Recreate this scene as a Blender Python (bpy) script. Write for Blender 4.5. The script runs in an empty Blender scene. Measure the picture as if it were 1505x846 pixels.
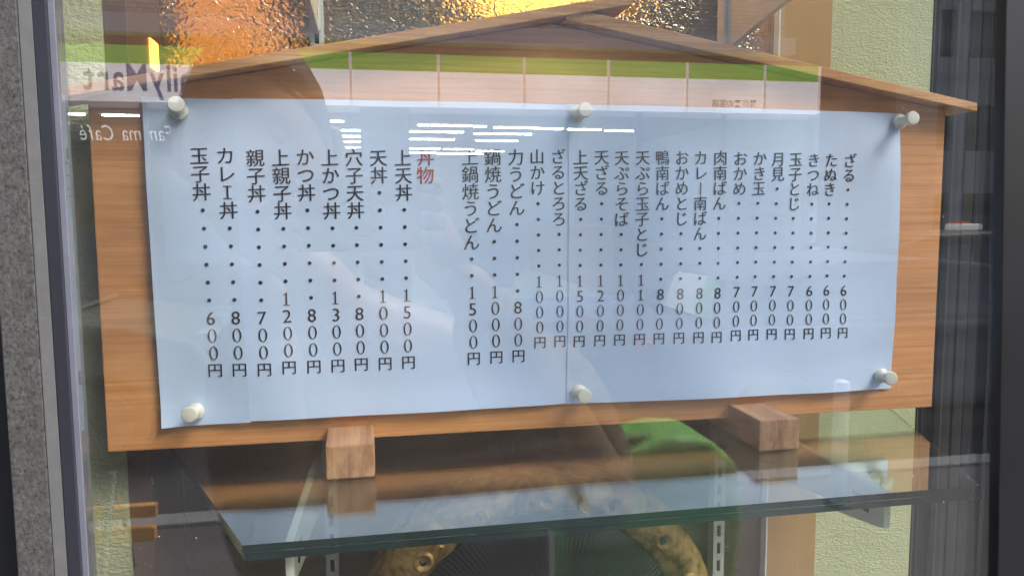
import bpy, bmesh, math, random
from mathutils import Vector, Matrix, noise
rad = math.radians
S = bpy.context.scene
COL = S.collection

# ------------------------------------------------------------------ camera
def cam_setup():
    y, p, r = rad(10.943), rad(5.5655), rad(0.361)
    f = Vector((math.sin(y)*math.cos(p), math.cos(y)*math.cos(p), -math.sin(p)))
    rt = Vector((math.cos(y), -math.sin(y), 0)); dn = f.cross(rt)
    rr = rt*math.cos(r)+dn*math.sin(r); dd = dn*math.cos(r)-rt*math.sin(r)
    cd = bpy.data.cameras.new('camera'); co = bpy.data.objects.new('camera', cd); COL.objects.link(co)
    m = Matrix.Identity(4)
    for i in range(3):
        m[i][0] = rr[i]; m[i][1] = -dd[i]; m[i][2] = -f[i]
    m.translation = (0.1310, -0.5368, 1.63928)
    co.matrix_world = m
    cd.sensor_width = 36; cd.lens = 27.51; cd.clip_start = 0.02; cd.clip_end = 400
    S.camera = co
cam_setup()

# ------------------------------------------------------------------ sky, sun, exposure
SUN_EL, SUN_AZ = 50, 128
w = bpy.data.worlds.new('World'); S.world = w; w.use_nodes = True
nt = w.node_tree; bg = nt.nodes['Background']
sky = nt.nodes.new('ShaderNodeTexSky'); sky.sky_type = 'NISHITA'; sky.sun_disc = False
sky.sun_elevation = rad(SUN_EL); sky.sun_rotation = rad(SUN_AZ)
sky.air_density = 1.0; sky.dust_density = 3.0; sky.ozone_density = 1.0
nt.links.new(sky.outputs[0], bg.inputs[0]); bg.inputs[1].default_value = 0.15
sl = bpy.data.lights.new('sun', 'SUN'); sl.energy = 1.5; sl.angle = rad(25); sl.color = (1.0, 0.96, 0.9)
so = bpy.data.objects.new('sun', sl); COL.objects.link(so)
sv = Vector((math.sin(rad(SUN_AZ))*math.cos(rad(SUN_EL)), math.cos(rad(SUN_AZ))*math.cos(rad(SUN_EL)), math.sin(rad(SUN_EL))))
so.rotation_euler = sv.to_track_quat('Z', 'Y').to_euler(); so.location = (0, -3, 12)
vs = S.view_settings; vs.view_transform = 'Standard'; vs.look = 'None'; vs.gamma = 1; vs.exposure = 1.45
S.display_settings.display_device = 'sRGB'
cy = S.cycles
cy.max_bounces = 20; cy.transparent_max_bounces = 24; cy.transmission_bounces = 16; cy.glossy_bounces = 8; cy.diffuse_bounces = 5
cy.use_denoising = True; cy.caustics_reflective = True; cy.caustics_refractive = True
cy.sample_clamp_indirect = 6.0; cy.blur_glossy = 0.3

# ------------------------------------------------------------------ materials
def mat(name): 
    m = bpy.data.materials.new(name); m.use_nodes = True
    return m, m.node_tree, m.node_tree.nodes, m.node_tree.links
def tex_coord(n, l, scale=(1, 1, 1), rot=(0, 0, 0)):
    tc = n.new('ShaderNodeTexCoord'); mp = n.new('ShaderNodeMapping')
    mp.inputs['Scale'].default_value = scale; mp.inputs['Rotation'].default_value = rot
    l.new(tc.outputs['Object'], mp.inputs[0]); return mp
def noise_n(n, l, v, sc, det=4, rough=.55, dist=0):
    t = n.new('ShaderNodeTexNoise'); t.inputs['Scale'].default_value = sc; t.inputs['Detail'].default_value = det
    t.inputs['Roughness'].default_value = rough; t.inputs['Distortion'].default_value = dist
    l.new(v.outputs[0], t.inputs['Vector']); return t
def ramp(n, l, src, stops):
    r = n.new('ShaderNodeValToRGB'); e = r.color_ramp.elements
    while len(e) > len(stops): e.remove(e[-1])
    while len(e) < len(stops): e.new(0.5)
    for el, (p, c) in zip(e, stops): el.position = p; el.color = (*c, 1)
    l.new(src, r.inputs[0]); return r
def bump(n, l, h, b, strength, dist):
    k = n.new('ShaderNodeBump'); k.inputs['Strength'].default_value = strength; k.inputs['Distance'].default_value = dist
    l.new(h, k.inputs['Height']); l.new(k.outputs[0], b.inputs['Normal']); return k
def simple(name, c, rough=.5, var=.12, sc=20, bs=.0, bd=.001, metal=0, spec=.5, scale=(1, 1, 1), coat=0):
    """colour varied by noise, optional fine relief"""
    m, t, n, l = mat(name); b = n['Principled BSDF']
    mp = tex_coord(n, l, scale); k = noise_n(n, l, mp, sc)
    r = ramp(n, l, k.outputs[0], [(.25, tuple(x*(1-var) for x in c)), (.75, tuple(min(1, x*(1+var)) for x in c))])
    l.new(r.outputs[0], b.inputs['Base Color']); b.inputs['Roughness'].default_value = rough
    b.inputs['Metallic'].default_value = metal; b.inputs['Specular IOR Level'].default_value = spec
    b.inputs['Coat Weight'].default_value = coat
    if bs:
        k2 = noise_n(n, l, mp, sc*4, 3); bump(n, l, k2.outputs[0], b, bs, bd)
    return m
def emit(name, c, s):
    m, t, n, l = mat(name); b = n['Principled BSDF']
    b.inputs['Base Color'].default_value = (*[min(.8, x) for x in c], 1)
    b.inputs['Emission Color'].default_value = (*c, 1); b.inputs['Emission Strength'].default_value = s
    return m

def wood(name, a, bcol, cdark, sc=1.0, rough=.5, axis='x', seed=0.0):
    m, t, n, l = mat(name); b = n['Principled BSDF']
    s = {'x': (4, 60, 260), 'y': (160, 6, 60), 'z': (60, 60, 6)}[axis]
    mp = tex_coord(n, l, tuple(v*sc for v in s)); mp.inputs['Location'].default_value = (seed, seed*.7, seed*1.3)
    k1 = noise_n(n, l, mp, 1.0, 6, .62, .6)
    r1 = ramp(n, l, k1.outputs[0], [(.30, cdark), (.46, bcol), (.62, a)])
    mp2 = tex_coord(n, l, tuple(v*sc for v in {'x': (26, 40, 1300), 'y': (900, 18, 300), 'z': (400, 400, 18)}[axis]))
    k2 = noise_n(n, l, mp2, 1.0, 2, .5)
    r2 = ramp(n, l, k2.outputs[0], [(.30, (.74, .68, .62)), (.60, (1, 1, 1))])
    mx = n.new('ShaderNodeMixRGB'); mx.blend_type = 'MULTIPLY'; mx.inputs[0].default_value = .42
    l.new(r1.outputs[0], mx.inputs[1]); l.new(r2.outputs[0], mx.inputs[2])
    mp3 = tex_coord(n, l, (5, 5, 14)); k3 = noise_n(n, l, mp3, 1.5, 5, .65, .8)
    r3 = ramp(n, l, k3.outputs[0], [(.3, (.78, .74, .70)), (.7, (1.1, 1.08, 1.04))])
    mx2 = n.new('ShaderNodeMixRGB'); mx2.blend_type = 'MULTIPLY'; mx2.inputs[0].default_value = 1
    l.new(mx.outputs[0], mx2.inputs[1]); l.new(r3.outputs[0], mx2.inputs[2])
    l.new(mx2.outputs[0], b.inputs['Base Color']); b.inputs['Roughness'].default_value = rough
    b.inputs['Specular IOR Level'].default_value = .25
    bump(n, l, k2.outputs[0], b, .25, .0004)
    return m

M = {}
M['board'] = wood('board_wood', (.78, .375, .145), (.71, .325, .115), (.58, .235, .07))
M['roof_wood'] = wood('roof_wood', (.76, .45, .22), (.66, .35, .15), (.48, .22, .085), seed=3)
M['block'] = wood('block_wood', (.62, .37, .20), (.50, .27, .14), (.33, .16, .09), sc=.9, axis='y', seed=5)
M['stucco'] = None
def stucco():
    m, t, n, l = mat('pale_green_stucco'); b = n['Principled BSDF']
    mp = tex_coord(n, l); k = noise_n(n, l, mp, 9, 4)
    r = ramp(n, l, k.outputs[0], [(.3, (.52, .545, .29)), (.7, (.61, .63, .37))])
    l.new(r.outputs[0], b.inputs['Base Color']); b.inputs['Roughness'].default_value = .8
    mp2 = tex_coord(n, l, (1, 1, 1.7)); k2 = noise_n(n, l, mp2, 300, 4, .6, .2); k3 = noise_n(n, l, mp2, 80, 2)
    mm = n.new('ShaderNodeMath'); mm.operation = 'MULTIPLY_ADD'; mm.inputs[1].default_value = .6
    l.new(k3.outputs[0], mm.inputs[0]); l.new(k2.outputs[0], mm.inputs[2])
    bump(n, l, mm.outputs[0], b, .8, .0022)
    return m
M['stucco'] = stucco()
M['post'] = simple('brown_post_paint', (.14, .068, .03), .5, .2, 8, .1, .001, scale=(4, 4, .4))
M['post_edge'] = simple('dark_brown_edge', (.028, .015, .009), .5, .2, 8)
M['ochre'] = simple('ochre_varnished_post', (.44, .26, .085), .45, .16, 7, .1, .001, scale=(3, 3, .5))
def paper():
    m, t, n, l = mat('bluish_white_paper'); b = n['Principled BSDF']
    mp = tex_coord(n, l); k = noise_n(n, l, mp, 5, 4); r = ramp(n, l, k.outputs[0], [(.3, (.56, .70, .93)), (.7, (.62, .73, .93))])
    l.new(r.outputs[0], b.inputs['Base Color']); b.inputs['Roughness'].default_value = .62
    b.inputs['Specular IOR Level'].default_value = .35
    k2 = noise_n(n, l, mp, 16, 3); bump(n, l, k2.outputs[0], b, .35, .0022)
    return m
M['paper'] = paper()
M['ink'] = simple('black_ink', (.012, .012, .022), .5, .3, 60)
M['red_ink'] = simple('red_ink', (.45, .045, .035), .5, .15, 60)
M['pin'] = simple('ivory_plastic', (.72, .70, .60), .28, .04, 40, coat=.3)
M['steel'] = simple('bright_steel', (.6, .6, .6), .3, .1, 40, metal=1)
M['rail'] = simple('white_enamel_rail', (.74, .74, .70), .35, .06, 30, .05, .0003)
M['bracket'] = simple('cream_enamel_bracket', (.84, .83, .66), .4, .06, 30)
M['slot'] = simple('slot_black', (.012, .01, .01), .7, .2, 30)
M['jamb'] = simple('dark_bronze_aluminium', (.028, .030, .040), .35, .15, 30, metal=.0, scale=(1, 1, .1))
M['jamb_black'] = simple('black_aluminium', (.010, .010, .012), .4, .2, 30)
M['jamb_grey'] = simple('grey_sealant', (.16, .17, .22), .6, .15, 50)
def granite():
    m, t, n, l = mat('speckled_grey_stone'); b = n['Principled BSDF']
    mp = tex_coord(n, l, (1, 1, .8)); k = noise_n(n, l, mp, 620, 6, .75); k2 = noise_n(n, l, mp, 190, 4, .7)
    r = ramp(n, l, k.outputs[0], [(.34, (.010, .009, .008)), (.44, (.075, .072, .068)), (.62, (.135, .13, .125))])
    r2 = ramp(n, l, k2.outputs[0], [(.35, (.62, .6, .58)), (.6, (1, 1, 1))])
    mx = n.new('ShaderNodeMixRGB'); mx.blend_type = 'MULTIPLY'; mx.inputs[0].default_value = .8
    l.new(r.outputs[0], mx.inputs[1]); l.new(r2.outputs[0], mx.inputs[2]); l.new(mx.outputs[0], b.inputs['Base Color'])
    b.inputs['Roughness'].default_value = .75; bump(n, l, k.outputs[0], b, .5, .0012)
    return m
M['granite'] = granite()
M['stone_band'] = simple('smooth_grey_stone', (.15, .15, .148), .6, .1, 120, .3, .0004)

def pane_mat(name, f0=.05, tint=(.97, .985, .98), rough=0.0, film=0.0):
    m, t, n, l = mat(name); n.remove(n['Principled BSDF']); out = n['Material Output']
    tr = n.new('ShaderNodeBsdfTransparent'); tr.inputs[0].default_value = (*tint, 1)
    gl = n.new('ShaderNodeBsdfGlossy'); gl.inputs['Roughness'].default_value = rough; gl.inputs[0].default_value = (1, 1, 1, 1)
    fr = n.new('ShaderNodeLayerWeight'); fr.inputs[0].default_value = .5
    pw = n.new('ShaderNodeMath'); pw.operation = 'POWER'; pw.inputs[1].default_value = 5; l.new(fr.outputs['Facing'], pw.inputs[0])
    mr = n.new('ShaderNodeMath'); mr.operation = 'MULTIPLY_ADD'; mr.inputs[1].default_value = 1-f0; mr.inputs[2].default_value = f0
    l.new(pw.outputs[0], mr.inputs[0])
    mx = n.new('ShaderNodeMixShader'); l.new(mr.outputs[0], mx.inputs[0]); l.new(tr.outputs[0], mx.inputs[1]); l.new(gl.outputs[0], mx.inputs[2])
    if film:      # dust film and old wiping marks; its pale diffuse also imitates the reflection veil
        mp = tex_coord(n, l, (1, 1, 1), (0, .5, 0)); k = noise_n(n, l, mp, 3.0, 4, .6, 1.2); mp2 = tex_coord(n, l, (5, 5, 70), (0, .35, 0)); k2 = noise_n(n, l, mp2, 1, 4, .6, .8)
        mu = n.new('ShaderNodeMath'); mu.operation = 'MULTIPLY'; l.new(k.outputs[0], mu.inputs[0]); l.new(k2.outputs[0], mu.inputs[1])
        m2 = n.new('ShaderNodeMapRange'); m2.inputs['From Min'].default_value = .12; m2.inputs['From Max'].default_value = .42; m2.inputs['To Min'].default_value = film*.45; m2.inputs['To Max'].default_value = film*1.7
        l.new(mu.outputs[0], m2.inputs[0]); df = n.new('ShaderNodeBsdfDiffuse'); df.inputs[0].default_value = (.72, .74, .78, 1)
        mf = n.new('ShaderNodeMixShader'); l.new(m2.outputs[0], mf.inputs[0]); l.new(mx.outputs[0], mf.inputs[1]); l.new(df.outputs[0], mf.inputs[2]); mx = mf
    l.new(mx.outputs[0], out.inputs[0]); return m
M['pane'] = pane_mat('coated_window_glass', .085, film=.015)
M['store_pane'] = pane_mat('store_window_glass', .05, (.9, .93, .93))
def shelf_glass():
    m, t, n, l = mat('green_tinted_shelf_glass'); n.remove(n['Principled BSDF']); out = n['Material Output']
    g = n.new('ShaderNodeBsdfGlass'); g.inputs['IOR'].default_value = 1.62; g.inputs['Roughness'].default_value = 0.0
    g.inputs['Color'].default_value = (.972, .992, .985, 1); l.new(g.outputs[0], out.inputs[0]); return m
M['shelf'] = shelf_glass()
def shelf_edge():
    m, t, n, l = mat('dark_green_glass_edge'); b = n['Principled BSDF']
    mp = tex_coord(n, l, (3, 3, 1)); k = noise_n(n, l, mp, 12, 3)
    r = ramp(n, l, k.outputs[0], [(.3, (.004, .022, .019)), (.7, (.010, .042, .036))]); l.new(r.outputs[0], b.inputs['Base Color'])
    b.inputs['Roughness'].default_value = .12; b.inputs['Specular IOR Level'].default_value = .6; return m
M['shelf_edge'] = shelf_edge()
def pebbled():
    m, t, n, l = mat('amber_hammered_glass'); n.remove(n['Principled BSDF']); out = n['Material Output']
    mp = tex_coord(n, l, (1, 1, 1.15)); v = n.new('ShaderNodeTexVoronoi'); v.feature = 'SMOOTH_F1'; v.inputs['Scale'].default_value = 250
    v.inputs['Smoothness'].default_value = .6
    dn = noise_n(n, l, mp, 90, 2); mxv = n.new('ShaderNodeMixRGB'); mxv.inputs[0].default_value = .018
    l.new(mp.outputs[0], mxv.inputs[1]); l.new(dn.outputs['Color'], mxv.inputs[2]); l.new(mxv.outputs[0], v.inputs['Vector'])
    bp = n.new('ShaderNodeBump'); bp.inputs['Strength'].default_value = 1; bp.inputs['Distance'].default_value = .0010
    l.new(v.outputs['Distance'], bp.inputs['Height'])
    rf = n.new('ShaderNodeBsdfRefraction'); rf.inputs['IOR'].default_value = 1.45; rf.inputs['Roughness'].default_value = .30
    rf.inputs['Color'].default_value = (.92, .74, .42, 1)
    gs = n.new('ShaderNodeBsdfGlossy'); gs.inputs['Roughness'].default_value = .10; gs.inputs[0].default_value = (.95, .85, .65, 1)
    mx = n.new('ShaderNodeMixShader'); mx.inputs[0].default_value = .16
    for q in (rf, gs): l.new(bp.outputs[0], q.inputs['Normal'])
    l.new(rf.outputs[0], mx.inputs[1]); l.new(gs.outputs[0], mx.inputs[2]); l.new(mx.outputs[0], out.inputs[0]); return m
M['pebbled'] = pebbled()

# ------------------------------------------------------------------ mesh helpers
class MB:
    def __init__(s): s.v = []; s.f = []; s.m = []
    def add(s, vs, fs, mi=0):
        k = len(s.v); s.v += [tuple(v) for v in vs]; s.f += [tuple(i+k for i in f) for f in fs]; s.m += [mi]*len(fs); return s
    def box(s, a, b, mi=0):
        x0, y0, z0 = a; x1, y1, z1 = b
        return s.add([(x0, y0, z0), (x1, y0, z0), (x1, y1, z0), (x0, y1, z0), (x0, y0, z1), (x1, y0, z1), (x1, y1, z1), (x0, y1, z1)],
              [(0, 3, 2, 1), (4, 5, 6, 7), (0, 1, 5, 4), (1, 2, 6, 5), (2, 3, 7, 6), (3, 0, 4, 7)], mi)
    def prism_y(s, pts, y0, y1, mi=0):     # outline in x,z (counter-clockwise seen from -y)
        n = len(pts)
        return s.add([(x, y0, z) for x, z in pts]+[(x, y1, z) for x, z in pts],
              [tuple(range(n)), tuple(range(2*n-1, n-1, -1))]+[(i+n, (i+1) % n+n, (i+1) % n, i) for i in range(n)], mi)
    def prism_z(s, pts, z0, z1, mi=0, side=None):
        n = len(pts)
        s.add([(x, y, z0) for x, y in pts]+[(x, y, z1) for x, y in pts], [tuple(range(n-1, -1, -1)), tuple(range(n, 2*n))], mi)
        k = len(s.v)-2*n
        for i in range(n):
            s.f.append((k+i, k+(i+1) % n, k+(i+1) % n+n, k+i+n)); s.m.append(mi if side is None else side)
        return s
    def prism_x(s, pts, x0, x1, mi=0):     # outline in y,z
        n = len(pts)
        return s.add([(x0, y, z) for y, z in pts]+[(x1, y, z) for y, z in pts],
              [tuple(range(n-1, -1, -1)), tuple(range(n, 2*n))]+[(i, (i+1) % n, (i+1) % n+n, i+n) for i in range(n)], mi)
    def lathe(s, prof, p0, ax, n=20, mi=0):  # prof: list of (dist along axis, radius)
        ax = Vector(ax).normalized(); p0 = Vector(p0); u = ax.orthogonal().normalized(); v = ax.cross(u); vs = []
        for d, r in prof:
            for i in range(n):
                a = 2*math.pi*i/n; vs.append(p0+ax*d+(u*math.cos(a)+v*math.sin(a))*r)
        fs = [(j*n+i, j*n+(i+1) % n, (j+1)*n+(i+1) % n, (j+1)*n+i) for j in range(len(prof)-1) for i in range(n)]
        fs += [tuple(range(n-1, -1, -1)), tuple((len(prof)-1)*n+i for i in range(n))]
        return s.add(vs, fs, mi)
    def tube(s, pts, r, n=8, mi=0):
        pts = [Vector(p) for p in pts]; vs = []
        for i, p in enumerate(pts):
            d = (pts[min(i+1, len(pts)-1)]-pts[max(i-1, 0)]).normalized(); u = d.orthogonal().normalized() if i == 0 else (u-d*u.dot(d)).normalized(); v = d.cross(u)
            rr = r[i] if isinstance(r, (list, tuple)) else r
            for k in range(n):
                a = 2*math.pi*k/n; vs.append(p+(u*math.cos(a)+v*math.sin(a))*rr)
        fs = [(j*n+i, j*n+(i+1) % n, (j+1)*n+(i+1) % n, (j+1)*n+i) for j in range(len(pts)-1) for i in range(n)]
        fs += [tuple(range(n-1, -1, -1)), tuple((len(pts)-1)*n+i for i in range(n))]
        return s.add(vs, fs, mi)
    def build(s, name, mats, parent=None, smooth=False, bevel=0, origin=None, seg=2, **props):
        me = bpy.data.meshes.new(name); o0 = Vector(origin) if origin else Vector((0, 0, 0))
        me.from_pydata([tuple(Vector(v)-o0) for v in s.v], [], s.f)
        for x in (mats if isinstance(mats, (list, tuple)) else [mats]): me.materials.append(x)
        me.polygons.foreach_set('material_index', s.m)
        bm = bmesh.new(); bm.from_mesh(me); bmesh.ops.recalc_face_normals(bm, faces=bm.faces)
        if bevel: bmesh.ops.bevel(bm, geom=list(bm.edges), offset=bevel, segments=seg, profile=.6, affect='EDGES', clamp_overlap=True)
        bm.to_mesh(me); bm.free()
        if smooth:
            for p in me.polygons: p.use_smooth = True
            if smooth is not True: me.set_sharp_from_angle(angle=rad(smooth))
        o = bpy.data.objects.new(name, me); COL.objects.link(o); o.location = o0
        if parent is not None:
            o.parent = parent; o.location = o0-parent_loc(parent)
        for k, v in props.items(): o[k] = v
        return o
def parent_loc(p):
    l = Vector(p.location)
    while p.parent: p = p.parent; l += p.location
    return l
def thing(name, label, cat, loc=(0, 0, 0), group=None):
    o = bpy.data.objects.new(name, None); COL.objects.link(o); o.location = loc; o['label'] = label; o['category'] = cat
    o.empty_display_size = .02
    if group: o['group'] = group
    return o
def tag(o, label, cat, group=None):
    o['label'] = label; o['category'] = cat
    if group: o['group'] = group
    return o
def struct(o, label=None):
    o['kind'] = 'structure'
    if label: o['label'] = label
    return o

_gl = {}
def glyph(ch, off=0.0):
    if (ch, off) in _gl: return _gl[(ch, off)]
    c = bpy.data.curves.new('glyph_source', 'FONT'); c.body = ch; c.size = 1; c.offset = off; c.resolution_u = 3; c.fill_mode = 'FRONT'
    o = bpy.data.objects.new('glyph_source', c); COL.objects.link(o)
    dg = bpy.context.evaluated_depsgraph_get(); me = bpy.data.meshes.new_from_object(o.evaluated_get(dg))
    vs = [(v.co.x, v.co.y) for v in me.vertices]; fs = [tuple(p.vertices) for p in me.polygons]
    bpy.data.objects.remove(o); bpy.data.curves.remove(c); bpy.data.meshes.remove(me)
    _gl[(ch, off)] = (vs, fs); return vs, fs
GY = -0.182          # the window pane
# ================================================================== the window: wall, stone pillar, frame, panes
def window_front():
    o = MB().box((-3.2, -.172, .12), (-.0148, -.10, 3.4)).build('shop_wall', simple('dark_wall_paint', (.014, .013, .013), .6, .2, 5)); struct(o, 'dark wall left of the stone pillar')
    tag(o, 'dark outside wall to the left of the grey stone pillar', 'wall'); o['kind'] = 'structure'
    t = thing('stone_pillar', 'speckled grey stone pillar at the left edge of the shop window', 'pillar', (0, -.175, .12))
    MB().box((-.0144, -.1855, .12), (-.0006, -.150, 3.2)).build('rough_strip', M['granite'], t, bevel=.0006)
    MB().box((-.0004, -.1852, .12), (.0048, -.150, 3.2)).build('smooth_strip', M['stone_band'], t, bevel=.0004)
    f = thing('window_frame', 'dark slim metal frame around the shop window glass', 'window frame', (.2, -.18, .9))
    MB().box((.0050, -.1855, .9), (.0100, -.1825, 2.5)).build('left_upright', M['jamb'], f, bevel=.0004)
    MB().box((.0101, -.1835, .9), (.0122, -.1822, 2.5)).build('sealant_strip', M['jamb_grey'], f)
    s = (.4603-.4465)/(1.7423-1.4431)
    e = lambda z: .4535-s*(z-1.7423)
    MB().prism_y([(e(.9), .9), (.56, .9), (.56, 2.5), (e(2.5), 2.5)], -.1855, -.1765).build('right_upright', M['jamb_black'], f, bevel=.0006)
    MB().box((.0118, -.190, 2.45), (1.25, -.178, 2.53)).build('top_rail', M['jamb'], f)
    MB().box((.0118, -.190, .86), (1.25, -.178, .93)).build('bottom_rail', M['jamb'], f)
    MB().box((.0123, GY, .93), (.475, GY+.005, 2.45)).build('glass_pane', M['pane'], f, label='clear pane in front of the menu board')
    MB().box((.555, GY, .93), (1.25, GY+.005, 2.45)).build('glass_pane', M['pane'], f, label='unseen neighbouring pane added beyond the black upright to let in daylight')  # out of view, added so more daylight enters the case
    rnd = random.Random(11); d = MB()
    for i in range(110):
        x, z, r = rnd.uniform(.02, .44), rnd.uniform(1.44, 1.74), rnd.choice((.00012, .00016, .0002, .0003)); a = rnd.uniform(0, 3)
        d.prism_y([(x+r*math.cos(a+k*1.257)*rnd.uniform(.6, 1.3), z+r*math.sin(a+k*1.257)*rnd.uniform(.6, 1.3)) for k in range(5)], GY-.00012, GY-.00002)
    o = d.build('dust', simple('pale_dust', (.6, .6, .58), .9), f); o['kind'] = 'stuff'
    o = MB().box((-3.2, -.172, 3.4), (4.5, -.10, 4.2)).box((1.25, -.172, .12), (4.5, -.10, 3.4)).box((-.0128, -.172, 2.53), (1.25, -.10, 3.4)).box((-.0128, -.172, .12), (1.25, -.10, .86))
    o = o.build('facade', simple('grey_facade', (.2, .19, .18), .8, .15, 4)); struct(o)
window_front()

# ================================================================== display case interior
def interior():
    struct(MB().box((-.9, .0280, 1.20), (-.0308, .20, 2.6)).build('left_stucco_wall', M['stucco']))
    struct(MB().box((.5492, .1165, .9), (.6535, .20, 2.6)).build('right_stucco_wall', M['stucco']))
    p = thing('wooden_post', 'dark brown wooden post between left stucco and amber glass', 'post', (-.023, .03, 1.2))
    MB().box((-.0305, .030, 1.2), (-.0157, .121, 2.6)).build('post_face', M['post'], p, bevel=.0008)
    MB().box((-.0305, .1212, 1.2), (-.0165, .20, 2.6)).build('back_batten', M['post_edge'], p)
    p = thing('wooden_post', 'ochre varnished wooden post right of the amber glass panel', 'post', (.52, .12, .9))
    MB().box((.497, .111, .9), (.5300, .16, 2.6)).build('post_face', M['ochre'], p, bevel=.0006)
    MB().box((.5302, .113, .9), (.5490, .16, 2.6)).build('post_edge', M['ochre'], p, bevel=.0004)
    MB().box((.4955, .109, .9), (.4968, .118, 2.6)).build('post_lip', M['rail'], p)
    o = MB().box((-.0163, .122, 1.2), (.4953, .126, 2.6)).build('hammered_glass', M['pebbled']); tag(o, 'amber hammered glass panel behind the menu board', 'amber glass')
    o = MB().box((-.0152, .1165, 1.4000), (-.0138, .1205, 1.4513)).box((-.0152, .1165, 1.385), (-.0140, .1205, 1.3952)).build('metal_strip', M['steel'], bevel=.0002)
    tag(o, 'thin bright metal strip on the left edge of the amber glass', 'trim')
    o = MB().box((-.0155, .0830, 1.7450), (-.0144, .1060, 1.7660)).build('lamp_glow_sliver', emit('amber_glow', (1.0, .36, .06), 1.6)); tag(o, 'small glowing orange sliver standing in for lamp light through a gap beside the left end of the roof', 'light')  # glowing sliver added for the lamp glimpsed between post and panel
    # hidden shell of the case
    dk = simple('dark_room_paint', (.03, .028, .025), .8, .2, 3); rm = simple('olive_brown_room', (.05, .045, .028), .8, .25, 3)
    struct(MB().box((-.95, -.170, 1.10), (.5, .20, 1.20)).build('case_floor', dk))
    struct(MB().box((.50, -.170, .80), (1.35, .60, .90)).build('right_case_floor', dk))
    struct(MB().box((-.95, -.0995, 2.6), (1.35, .60, 2.65)).build('case_ceiling', simple('case_ceiling_white', (.6, .6, .58), .8, .05, 3)))
    struct(MB().box((-.97, -.0995, 1.1), (-.95, 1.8, 2.65)).build('case_side_wall', M['stucco']))
    struct(MB().box((.655, .60, .8), (1.35, .62, 2.65)).box((1.35, -.0995, .8), (1.37, .62, 2.65)).build('case_end_wall', dk))
    struct(MB().box((-.95, 1.80, .6), (.70, 1.82, 2.65)).box((.64, .21, .6), (.655, 1.80, 2.65)).box((-.95, .21, .6), (.70, 1.8, .62)).box((-.95, .65, 2.66), (.7, 1.8, 2.68)).build('room_wall', rm))
    # the room behind the amber glass, its lamps
    for (x, y, z, r, s, lab) in [(-.02, .36, 1.82, .082, .42, 'small warm lamp glowing behind the left end of the amber glass'),
                                 (.345, .36, 1.915, .085, 2.2, 'bright warm lamp glowing behind the top of the amber glass')]:
        t = thing('pendant_lamp', lab, 'lamp', (x, y, z))
        b = MB(); n = 12
        prof = [(-r*math.cos(math.pi*i/n), max(.0005, r*math.sin(math.pi*i/n))) for i in range(n+1)]
        b.lathe(prof, (x, y, z), (0, 0, 1), 20).build('lamp_globe', emit('warm_lamp', (1.0, .50, .15) if s < 2 else (1.0, .68, .30), s), t, smooth=True)
        MB().tube([(x, y, z+r), (x, y, 2.6)], .003).build('lamp_cord', M['slot'], t)
    # vertical blind to the right
    t = thing('vertical_blind', 'dark vertical blind with pale edges right of the menu board', 'blind', (.7, .23, 2.4))
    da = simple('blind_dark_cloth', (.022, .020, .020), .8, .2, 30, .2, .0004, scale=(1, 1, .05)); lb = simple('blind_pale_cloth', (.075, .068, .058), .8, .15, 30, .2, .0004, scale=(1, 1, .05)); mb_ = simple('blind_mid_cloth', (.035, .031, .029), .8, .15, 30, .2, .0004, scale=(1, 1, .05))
    x = .655
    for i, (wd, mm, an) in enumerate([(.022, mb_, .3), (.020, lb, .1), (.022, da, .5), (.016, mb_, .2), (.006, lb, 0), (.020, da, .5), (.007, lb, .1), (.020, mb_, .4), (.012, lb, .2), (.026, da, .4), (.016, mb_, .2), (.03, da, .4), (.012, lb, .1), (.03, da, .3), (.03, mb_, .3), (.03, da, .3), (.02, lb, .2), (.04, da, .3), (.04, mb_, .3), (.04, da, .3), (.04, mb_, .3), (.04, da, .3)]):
        b = MB(); dy = wd*math.sin(an); x1 = x+wd
        pts = [(x+wd*k/4, .215+dy*k/4+.003*math.sin(k*1.4+i)) for k in range(5)]
        b.prism_z(pts+[(p[0], p[1]+.0012) for p in reversed(pts)], .92, 2.5).build('slat', mm, t); x = x1-.0006
    MB().box((.654, .205, 2.5), (1.3, .24, 2.53)).build('head_rail', M['jamb'], t)
interior()

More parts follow.
